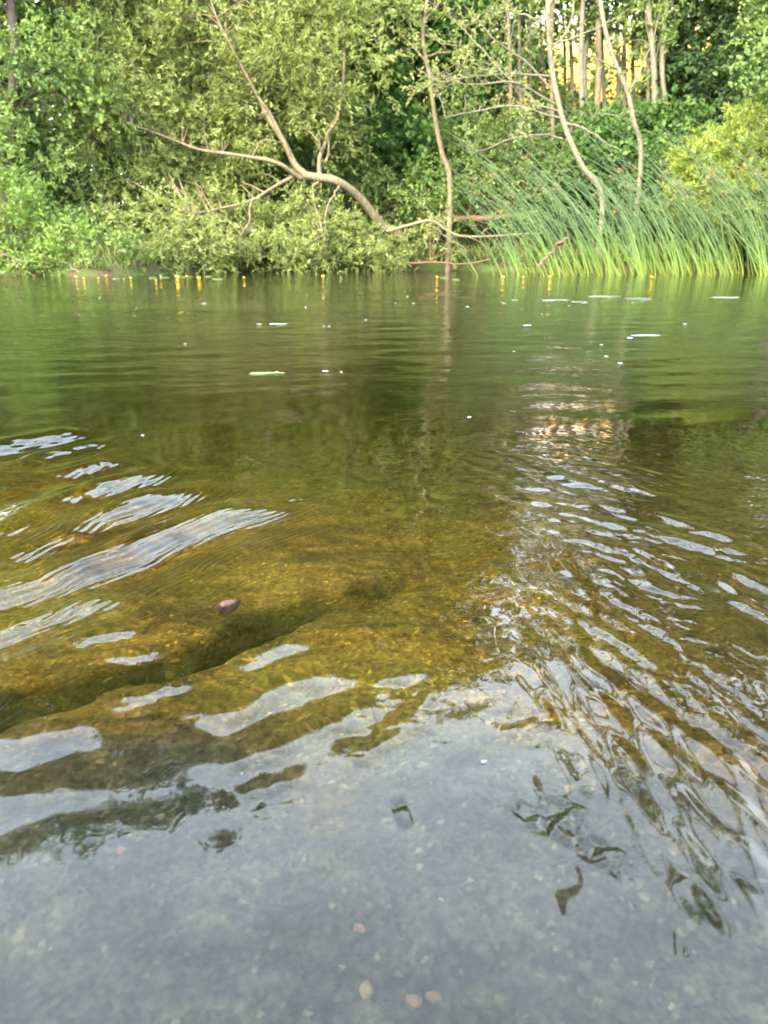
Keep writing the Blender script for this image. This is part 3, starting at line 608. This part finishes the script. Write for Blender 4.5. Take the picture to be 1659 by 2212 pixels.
# shrubs along the foot of the wood
BU = dict(cr=.36, dens=5, ns=12, m=11, leafL=.085, leafW=.5, droop=.15, spread=.6, up=.3, twig=.08, link=.4)
for i, (nm, lb, blobs, lf, kw) in enumerate([
    ('nettle_bush', 'bright green nettle bush at the water edge in the left corner of the bank', [(70, 500, 14.2, 110, 70, .5), (150, 545, 14, 70, 35, .4), (20, 440, 14.6, 80, 50, .5), (-60, 520, 14.2, 80, 70, .5), (40, 575, 13.7, 90, 30, .3), (140, 572, 13.7, 60, 25, .3), (-60, 570, 13.7, 90, 35, .3)], 'bush', dict(leafW=.38, up=.5, dens=6)),
    ('hazel_bush', 'small green bush between the nettles and the hanging willow branches', [(235, 520, 15.2, 60, 45, .5), (215, 470, 16, 60, 50, .5), (260, 560, 14.2, 80, 26, .3), (190, 565, 13.9, 50, 22, .3)], 'mid', {}),
    ('elder_bush', 'dark bush in deep shade under the willow limbs left of the fork', [(330, 450, 17.8, 120, 60, .7), (450, 400, 18, 100, 60, .6)], 'dark', dict(leafL=.11)),
    ('bramble_bush', 'dark bramble under the forked willow trunk', [(590, 440, 18, 130, 70, .7), (560, 350, 18.6, 90, 60, .6)], 'dark', dict(leafL=.10)),
    ('dogwood_bush', 'mid green bush right of the fallen willow trunk', [(800, 400, 18.2, 90, 60, .6), (870, 440, 18, 90, 50, .5), (720, 340, 18.6, 80, 70, .6)], 'mid', {}),
    ('hawthorn_bush', 'low green bush at the foot of the slender tan trunk', [(930, 430, 17.6, 80, 50, .5), (1010, 420, 17.8, 80, 60, .5)], 'bush', dict(leafL=.07)),
    ('viburnum_bush', 'olive bush under the bare branches left of the pale willow', [(1060, 330, 18, 110, 70, .6), (1150, 380, 17.6, 90, 60, .5), (1010, 300, 18.4, 80, 60, .6), (1110, 430, 17.4, 90, 50, .5)], 'mid', {}),
    ('guelder_bush', 'deep green bush behind the base of the pale leaning willow', [(1290, 330, 18.4, 90, 60, .6), (1220, 400, 17.8, 90, 60, .5), (1350, 400, 17.8, 90, 60, .5)], 'maple', dict(leafL=.11, leafW=.7)),
    ('spindle_bush', 'green sapling bush under the tall trunks at the bright gap', [(1450, 290, 18.8, 80, 40, .6), (1500, 290, 18.6, 80, 50, .6), (1380, 280, 19, 60, 40, .5)], 'maple', dict(leafL=.12, leafW=.7)),
    ('holly_bush', 'dark bush between the reeds and the yellow shrub', [(1450, 400, 17.4, 100, 60, .6), (1530, 420, 17, 80, 50, .5), (1650, 500, 16.4, 140, 60, .6)], 'dark', dict(leafL=.10)),
    ('buckthorn_bush', 'low leafy bush in front of the distant trunks', [(1250, 285, 21, 90, 40, .7), (1150, 265, 21, 70, 60, .7)], 'mid', dict(leafL=.10)),
    ('laurel_bush', 'far hedge like bush closing the foot of the bright gap', [(1330, 285, 24, 120, 40, .8), (1430, 265, 24, 60, 40, .8)], 'dark', dict(leafL=.14, cr=.5)),
    ]):
    bush(nm, lb, 'bush', blobs, M[lf], M['bark_tan'], seed=10+i, **dict(BU, **kw))
# the taller wood behind
FARK = dict(cr=1.0, dens=4.2, ns=15, m=12, leafL=.24, leafW=.65, droop=.2, spread=.65, up=.2, twig=0, link=.4)
for i, (nm, lb, px, Y, top, lf, rw) in enumerate([
    ('oak_tree', 'tall oak behind the alder at the far left of the wood', -60, 26, -620, 'dark', 200), ('beech_tree', 'tall beech behind the dark tree on the left', 230, 27, -640, 'maple', 190),
    ('lime_tree', 'tall dark lime showing through gaps in the willow crown', 520, 26, -560, 'dark', 190), ('hornbeam_tree', 'tall hornbeam behind the top right of the willow crown', 740, 27, -830, 'mid', 190),
    ('elm_tree', 'tall dark elm behind the slender tan trunk', 985, 27, -760, 'dark', 135), ('sycamore_tree', 'tall sycamore behind the dark tree on the right', 1640, 27, -640, 'dark', 150)]):
    bl = [(px+q[0]*rw, q[1], Y+q[2], rw*q[3], 120*q[4], 2.0) for q in [(0, 300, 0, .8, 1), (-.3, 120, .5, .8, 1), (.4, 130, -.5, .75, 1), (0, -80, 0, 1, 1.1), (-.3, -270, .4, .8, 1.1), (.35, -300, 0, .8, 1.1), (0, (top-300)/2, 0, 1, 1.3), (0, top+110, 0, .75, 1.0)]]
    tree(nm, lb, 'tree', [([(px, 420, Y), (px+8, 150, Y), (px-5, -150, Y), (px+5, top+100, Y)], .26, .08)], bl, M['bark_dark'], M[lf], seed=60+i, **FARK)
for i, (nm, lb, px, rw, py) in enumerate([('thicket', 'dark thicket far back in the wood on the left', 150, 420, 350), ('thicket', 'dark thicket far back in the wood behind the willow fork', 680, 300, 340), ('thicket', 'dark thicket far back in the wood at the right', 1650, 230, 250), ('thicket', 'low dark thicket far behind the tall trunks', 1250, 280, 318), ('thicket', 'low dark thicket far behind the slender tan trunk', 960, 190, 420)]):
    bush(nm, lb, 'thicket', [(px, py, 30, rw, 110 if py > 330 or px > 1500 else 50, 1.5)], M['dark'], M['bark_dark'], seed=40+i, group='thickets at the back of the wood', **dict(FARK, dens=5))
LACE = dict(cr=.7, dens=.85, ns=12, m=10, leafL=.17, leafW=.7, droop=.2, spread=.65, up=.2, twig=.2, link=.9)
for i, (px, Y, bl) in enumerate([(1215, 29, [(1200, 60, 29, 90, 80, 1), (1230, 170, 29, 90, 60, 1), (1180, -120, 29, 60, 80, 1)]), (1345, 31, [(1350, 60, 31, 80, 90, 1), (1330, 180, 31, 90, 55, 1)]), (1460, 28, [(1450, 90, 28, 60, 90, 1), (1440, 190, 28, 70, 60, 1), (1480, -60, 28, 50, 90, 1)]), (1120, 28, [(1110, 80, 28, 60, 90, 1), (1120, 200, 28, 60, 60, 1)])]):
    tree('aspen_tree', ['thin leafed far tree veiling the glow behind the pale willow', 'thin leafed far tree in the middle of the glowing gap', 'thin leafed far tree beside the dark tree at the right end of the gap', 'thin leafed far tree at the left end of the bright gap'][i], 'tree', [([(px, 330, Y), (px+6, 150, Y), (px-4, -60, Y), (px+3, -180, Y)], .08, .03)], bl, M['bark_dark'], M['mid'], 'thin trees in the gap', seed=90+i, **LACE)
print('trees', round(time.time()-T0, 1))

# ------------------------------------------------------------------ reeds
def reed_mesh(H, lean, bend, seed, tuft=True):
    r = np.random.default_rng(seed); t = np.linspace(0, 1, 12)
    x = -lean*t**1.0*(1-bend)-lean*bend*t**2.2; z = H*(t-(.10+.2*bend)*t**2.5)
    p = np.stack([x, .06*np.sin(t*3+seed)*t, z], 1)
    g = Geo(); g.tube(p, .0082*(1-t)**.7+.002, 5)
    gt = None
    if tuft:
        gt = Geo(); c = p[-2]
        for k in range(5):
            d = unit(np.array([r.normal(0, 1), r.normal(0, 1), r.uniform(-.2, .9)])); q = c+d*r.uniform(.03, .07)
            gt.tube([c, (c+q)/2, q, q+d*.022], [.002, .002, .008, .001], 4)
    return g, gt
REED = 'bulrush_stem'
RL = [('slim bulrush stem standing in open water at the sparse left end of the reed bed', 'sparse bulrushes at the left end of the bed'),
      ('tall bulrush stem with bright yellow green foot in the reed bed front row', 'front row bulrushes'),
      ('arching bulrush stem leaning left in the dense middle of the reed bed', 'bulrushes in the middle of the bed')]
protos = []
for i in range(16):
    q = np.random.default_rng(500+i); H = q.uniform(1.6, 2.9); lean = q.uniform(.45, 1.15)*H*.85; bend = q.uniform(.15, .7)
    g, gt = reed_mesh(H, lean, bend, i, i % 3 == 0)
    o = g.build(REED, M['reed']); c = None
    if gt: c = gt.build('flower_tuft', M['tuft'], o)
    protos.append((o, c))
used = set(); r = np.random.default_rng(77)
def put_reed(i, loc, rz, sc, k):
    o, c = protos[i]
    if i in used:
        n = o.copy(); COL.objects.link(n)
        if c: d = c.copy(); COL.objects.link(d); d.parent = n
    else: n = o; used.add(i)
    n.location = loc; n.rotation_euler = (0, 0, rz); n.scale = (sc, sc, sc)
    tag(n, RL[k][0], 'reed', RL[k][1])
for j in range(285):
    if j < 26: px = r.uniform(1035, 1160); k = 0; Y = r.uniform(13.4, 15.2)
    elif j < 150: px = 1140+(r.random()**.85)*760; k = 1; Y = r.uniform(13.3, 14.0)
    else: px = 1140+(r.random()**.8)*780; k = 2; Y = r.uniform(14.0, 15.6)
    px += 12*np.sin(px*.07); b = P(px, 590, Y)
    size = (.62+.42*sst(1040, 1260, px))*r.uniform(.72, 1.12)
    put_reed(int(r.integers(0, 16)), (b[0], Y, -.08), r.normal(0, .35), size, k)
for i in range(16):
    if i not in used: put_reed(i, (P(1300+i*20, 590, 14.2)[0], 14.2, -.08), 0, 1, 1)
g = Geo()
for j in range(260):
    q = np.random.default_rng(3000+j); px = 1140+(q.random()**.8)*880; Y = q.uniform(14.2, 16.2); b = P(px, 590, Y)
    gg, _ = reed_mesh(q.uniform(1.3, 2.5)*(.6+.42*sst(1060, 1260, px)), q.uniform(.5, 2.2), q.uniform(.15, .7), j, False)
    a = q.normal(0, .4); v = gg.v[0].copy(); x, y = v[:, 0].copy(), v[:, 1].copy()
    v[:, 0] = x*math.cos(a)-y*math.sin(a)+b[0]; v[:, 1] = x*math.sin(a)+y*math.cos(a)+Y; v[:, 2] -= .08
    g.add(v, gg.f[0], np.full(len(v), q.random()))
rb = g.build('reed_bed', M['reed']); tag(rb, 'dense mass of thinner bulrush stems behind the front row', 'reeds', kind='stuff')

# grass and herbs on the bank
g = Geo(); r = np.random.default_rng(88)
n = 26000; gx = r.uniform(-12, 12, n); gv_ = r.uniform(.05, 1, n)**1.6*7; gy = bank_y(gx)+gv_
gz = np.array([land_z(a, b) for a, b in zip(gx, gy)])+.02
hh = r.uniform(.12, .5, n)*(.6+.5*np.clip(gv_, 0, 1)); d = unit(np.stack([r.normal(-.1, .4, n), r.normal(-.15, .4, n), np.ones(n)], 1))
patch = fbm(gx*.9, gy*.9, 2, 33) > -.25
leafquads(g, np.stack([gx, gy, gz], 1)[patch], d[patch], hh[patch], .022+.02*r.random(patch.sum()), np.clip(r.normal(.45, .2, patch.sum()), 0, 1), r)
tag(g.build('bank_grass', M['grass'], smooth=False), 'grass and herbs covering the far bank under the trees', 'grass', kind='stuff')

# ------------------------------------------------------------------ dead wood
def wood(name, label, cat, pts, r0, r1, m, seed, side=()):
    q = wobble(spline(PP(pts), 8), .05, seed); g = Geo(); root = thing(name, label, cat, q[0])
    g.tube(q, r0+(r1-r0)*np.linspace(0, 1, len(q)), 8); g.build('stem', m, root)
    for i, s in enumerate(side):
        b = Geo(); limb(b, s, r1*.7, .006, 5, .05, seed+i); b.build('branch', m, root)
wood('fallen_log', 'reddish brown fallen log lying along the bank right of the willow trunk', 'log', [(900, 476, 17.6), (985, 473, 17.5), (1080, 468, 17.4), (1190, 462, 17.3)], .075, .05, M['bark_red'], 1, [[(1010, 472, 17.5), (1018, 420, 17.4), (1030, 385, 17.3)]])
wood('dead_branch', 'tan dead branch arching from the willow foot just above the water', 'branch', [(835, 500, 16.5), (880, 488, 16.4), (925, 480, 16.4), (960, 500, 16.3), (1000, 512, 16.2), (1090, 506, 16.2), (1180, 500, 16.2)], .035, .018, M['bark_tan'], 2,
     [[(980, 507, 16.3), (1020, 520, 16.2), (1060, 530, 16.1)], [(925, 480, 16.4), (950, 500, 16.3), (1010, 545, 16)], [(1040, 508, 16.2), (1060, 480, 16.1), (1075, 455, 16.1)]])
wood('drift_branch', 'pale drift branch lying in the shallows left of the reeds', 'branch', [(860, 572, 16.4), (930, 566, 16.3), (1000, 570, 16.2), (1060, 560, 16)], .022, .012, M['bark_red'], 3, [[(930, 566, 16.3), (960, 545, 16.2), (1000, 540, 16.1)]])
wood('broken_branch', 'broken dark branch with a pale end sticking up out of the reeds', 'branch', [(1165, 575, 13.7), (1185, 550, 13.7), (1205, 530, 13.7), (1228, 512, 13.7)], .03, .022, M['bark_red'], 4, [[(1205, 530, 13.7), (1225, 528, 13.6), (1245, 535, 13.6)]])
wood('leaning_stick', 'pale dead stick leaning out of the nettles on the left bank', 'branch', [(130, 560, 13.7), (150, 575, 13.5), (175, 592, 13.4)], .012, .008, M['bark_pale'], 5)

# ------------------------------------------------------------------ flowers, pads, flecks on the water
def fbase(px, py): q = W(px, py); return q
def flower_meshes(seed):
    r = np.random.default_rng(seed); gp, gs = Geo(), Geo()
    for k in range(5):
        a = k*1.2566+r.normal(0, .1); u = np.array([math.cos(a), math.sin(a), 0]); s = np.array([-u[1], u[0], 0]); rows = []
        for t, wd, up, ou in [(0, .008, 0, .004), (.35, .026, .012, .024), (.75, .028, .034, .030), (1, .010, .048, .022)]:
            c = u*ou+np.array([0, 0, up]); rows += [c-s*wd, c+u*.004, c+s*wd]
        f = [[i*3+j, i*3+j+1, i*3+j+4, i*3+j+3] for i in range(3) for j in range(2)]; gp.add(rows, f)
    gp.tube([(0, 0, 0), (0, 0, .02), (0, 0, .026)], [.014, .016, .004], 8)
    gs.tube([(.01, 0, -.12), (.004, 0, -.04), (0, 0, .004)], [.006, .006, .007], 6)
    return gp, gs
FL = [(380, 592, 1.2), (384, 603, 1.3), (430, 601, 1.2), (428, 590, .9), (404, 588, .8), (337, 607, .9), (283, 597, 1.0), (230, 598, .9), (181, 598, .8), (165, 590, .9), (527, 600, .9), (347, 590, .7), (213, 600, .6), 
      (944, 596, .9), (1087, 599, 1.6), (1130, 601, .9), (1188, 603, .9), (1407, 592, 1.0), (698, 579, .9), (268, 599, .5)]
fproto = None
for i, (px, py, s) in enumerate(FL):
    px_, hz = px, (606-min(py, 606))*.0010
    fr = np.random.default_rng(int(px)); q = W(px, fr.uniform(599.5, 605.5) if py < 606 else py); s = s*fr.uniform(.65, 1.2); lab = ('yellow water lily bud on a short stalk among the left bank lilies', 'lilies along the left bank') if px < 600 else {944: ('single yellow water lily in front of the drift branch', None), 1087: ('largest yellow water lily at the left foot of the reeds', None), 1130: ('yellow water lily just right of the largest one by the reeds', None), 1188: ('yellow water lily below the broken branch in the reeds', None), 1407: ('yellow water lily at the foot of the middle reeds', None), 698: ('lone yellow water lily under the hanging willow leaves', None)}[px]
    if px < 600 and (px, py) in ((380, 592), (384, 603), (430, 601)): lab = ({(380, 592): 'upper of the two large yellow water lilies set one above the other', (384, 603): 'lower of the two large yellow water lilies set one above the other', (430, 601): 'large yellow water lily right of the stacked pair'}[(px, py)], 'lilies along the left bank')
    root = thing('water_lily_flower', lab[0], 'flower', (q[0], q[1], .005+hz), lab[1]); root.scale = (s*.62, s*.62, s*.5); root.rotation_euler = (fr.normal(0, .25), fr.normal(0, .25), fr.uniform(0, 6))
    if fproto is None:
        gp, gs = flower_meshes(4); a = gp.build('petals', M['petal']); b = gs.build('stalk', M['lily']); fproto = (a, b); a.parent = root; b.parent = root
    else:
        for o in fproto: c = o.copy(); COL.objects.link(c); c.parent = root
def flat(name, label, cat, px, py, lx, ly, m, th, seed, group=None, ang=0, notch=False, z=None):
    r = np.random.default_rng(seed); n = 22; a = np.linspace(0, 2*np.pi, n, endpoint=False)
    rad = 1+.22*np.sin(2*a+r.uniform(0, 6))+.2*np.sin(3*a+r.uniform(0, 6))+.14*np.sin(5*a+r.uniform(0, 6))+.1*r.normal(size=n)
    if notch: rad = np.where(abs(a-np.pi) < .3, .35, 1.0)
    q = W(px, py); zz = float(water_height(np.array([q[0]]), np.array([q[1]]))[0]); c, s = math.cos(ang), math.sin(ang)
    rings = [(1.0, 0), (.93, th*.7), (.6, th), (.05, th*1.1)]; v = []
    for k, h in rings:
        X = np.cos(a)*rad*k*lx/2; Y = np.sin(a)*rad*k*ly/2
        v.append(np.stack([q[0]+X*c-Y*s, q[1]+X*s+Y*c, np.full(n, zz+.0006+h)], 1))
    f = [[i*n+j, i*n+(j+1) % n, (i+1)*n+(j+1) % n, (i+1)*n+j] for i in range(3) for j in range(n)]
    root = mesh_obj(name, np.vstack(v), np.array(f), m, None, True); return tag(root, label, cat, group)
for i, (px, py, s) in enumerate([(355, 600, .22), (405, 598, .26), (470, 603, .24), (330, 600, .18), (450, 597, .16), (250, 602, .16), (960, 600, .2), (985, 604, .16)]):
    flat('lily_pad', 'pale lily pad curling at the edge of the yellow lilies' if px == 470 else 'lily pad floating near the drift branch left of the reeds' if px > 900 else 'small green lily pad among the yellow lilies by the left bank', 'lily pad', px, py, s*.75, s*.7, M['lily'], .006, i, 'lily pads by the reeds' if px > 900 else None if px == 470 else 'lily pads along the left bank', 0, True)
FO = [(893, 655, .10, .05), (1140, 703, .16, .05), (1395, 725, .30, .08), (1360, 730, .12, .06), (1299, 745, .045, .03), (600, 700, .25, .03), (560, 700, .12, .02), (700, 704, .03, .03), (711, 704, .035, .04), (400, 743, .035, .03), (598, 803, .03, .02), (702, 801, .07, .025), (737, 803, .03, .02), (308, 941, .030, .014), (1014, 901, .030, .018), (1045, 1646, .016, .004), (855, 655, .06, .03), (880, 640, .08, .03), (1090, 655, .12, .03), (1110, 648, .2, .03), (1300, 640, .7, .05), (1200, 648, .5, .05), (1380, 645, .5, .05), (1560, 642, .9, .05), (1250, 652, .3, .04), (1170, 678, .04, .02), (1010, 662, .08, .03), (440, 655, .14, .03), (660, 662, .05, .03), (790, 690, .05, .03), (1310, 770, .06, .02), (1340, 785, .06, .02), (1230, 660, .04, .03), (295, 665, .04, .04), (215, 643, .05, .03), (1480, 700, .06, .03), (1110, 760, .03, .02)]
for i, (px, py, lx, ly) in enumerate(FO):
    d = W(px, py)[1]; k = 0 if lx >= .25 else 1 if py > 790 else 2
    lab = [('long thin streak of white foam drifting across the middle of the river', 'foam streaks'), ('tiny white foam fleck on the near open water', 'near foam flecks'), ('small white foam fleck floating on the far half of the river', 'far foam flecks')][k]
    if px == 1395: lab = ('broad white foam patch drifting below the reeds', None)
    if px == 1045: lab = ('tiny white floating scrap on the sky reflection in front', None)
    flat('foam_streak' if k == 0 else 'foam_fleck', lab[0], 'foam', px, py, lx*(.27 if lx < .25 else .40), ly*(.34 if py < 850 else .5), M['foam'], .0009, 200+i, lab[1], 0)
flat('floating_leaf', 'thin yellow green reed leaf floating in the middle of the river', 'leaf', 575, 806, .13, .025, M['lily'], .003, 9, None, .1)

# ------------------------------------------------------------------ stones
def stone(name, label, cat, loc, size, m, seed, group=None):
    import bmesh
    bm = bmesh.new(); bmesh.ops.create_icosphere(bm, subdivisions=4, radius=1); r = np.random.default_rng(seed)
    v = np.array([x.co[:] for x in bm.verts]); o = r.uniform(0, 50, 2)
    k = 1+.22*fbm(v[:, 0]*1.1+o[0], v[:, 1]*1.1+v[:, 2]*.9+o[1], 3, seed % 200)+.06*pn(v[:, 0]*5+o[1], v[:, 2]*5+v[:, 1]*3, 9)
    pl = unit(r.normal(size=(9, 3))); v2 = v*k[:, None]
    for q in pl:
        dd = v2@q; v2 = v2-np.maximum(dd-.80, 0)[:, None]*q*.85
    v2 = v2*np.array(size)
    for x, c in zip(bm.verts, v2): x.co = c
    me = bpy.data.meshes.new(name); bm.to_mesh(me); bm.free(); me.materials.append(m)
    for p in me.polygons: p.use_smooth = True
    ob = bpy.data.objects.new(name, me); COL.objects.link(ob); ob.location = tuple(loc); ob.rotation_euler = (0, 0, r.uniform(0, 6)); return tag(ob, label, cat, group)
M['stone_red'] = plain_mat('stone_red', (.05, .021, .012), .95, .5, 40)
M['stone_grey'] = plain_mat('stone_grey', (.12, .11, .09), .6, .35, 25)
M['stone_peach'] = plain_mat('stone_peach', (.06, .03, .022), .9, .3, 60)
M['stone_buff'] = plain_mat('stone_buff', (.055, .043, .028), .9, .3, 60)
M['stone_moss'] = plain_mat('stone_moss', (.09, .09, .02), .8, .45, 18)
q = W(492, 1300); stone('stone', 'reddish stone just breaking the surface in the dark channel', 'stone', (q[0], q[1], -.0125), (.017, .013, .0145), M['stone_red'], 3)
def onbed(px, py, up=.0):
    d = ray(px, py); s = d/np.linalg.norm(d); hz = math.hypot(s[0], s[1]); th = math.asin(min(1, hz/1.333)); q = W(px, py); z = -.1
    for _ in range(6):
        u = np.array([s[0], s[1]])/hz*math.tan(th)*(-z); z = float(bed_height(np.array([q[0]+u[0]]), np.array([q[1]+u[1]]))[0][0])
    return (q[0]+u[0], q[1]+u[1], z+up)
for px, py, sz, mk, lab in [(790, 2142, .0065, 'stone_buff', 'buff pebble on the grey gravel at the very front'), (893, 2170, .006, 'stone_peach', 'left of the two peach pebbles on the front gravel'), (935, 2160, .0055, 'stone_peach', 'right of the two peach pebbles on the front gravel'),
                           (775, 2008, .0045, 'stone_peach', 'small pinkish pebble in the middle of the front gravel'), (260, 1840, .0045, 'stone_peach', 'small pinkish pebble on the gravel in the left foreground')]:
    stone('pebble', lab, 'pebble', onbed(px, py, .002), (sz, sz*.8, sz*.5), M[mk], int(px))
print('all', round(time.time()-T0, 1))
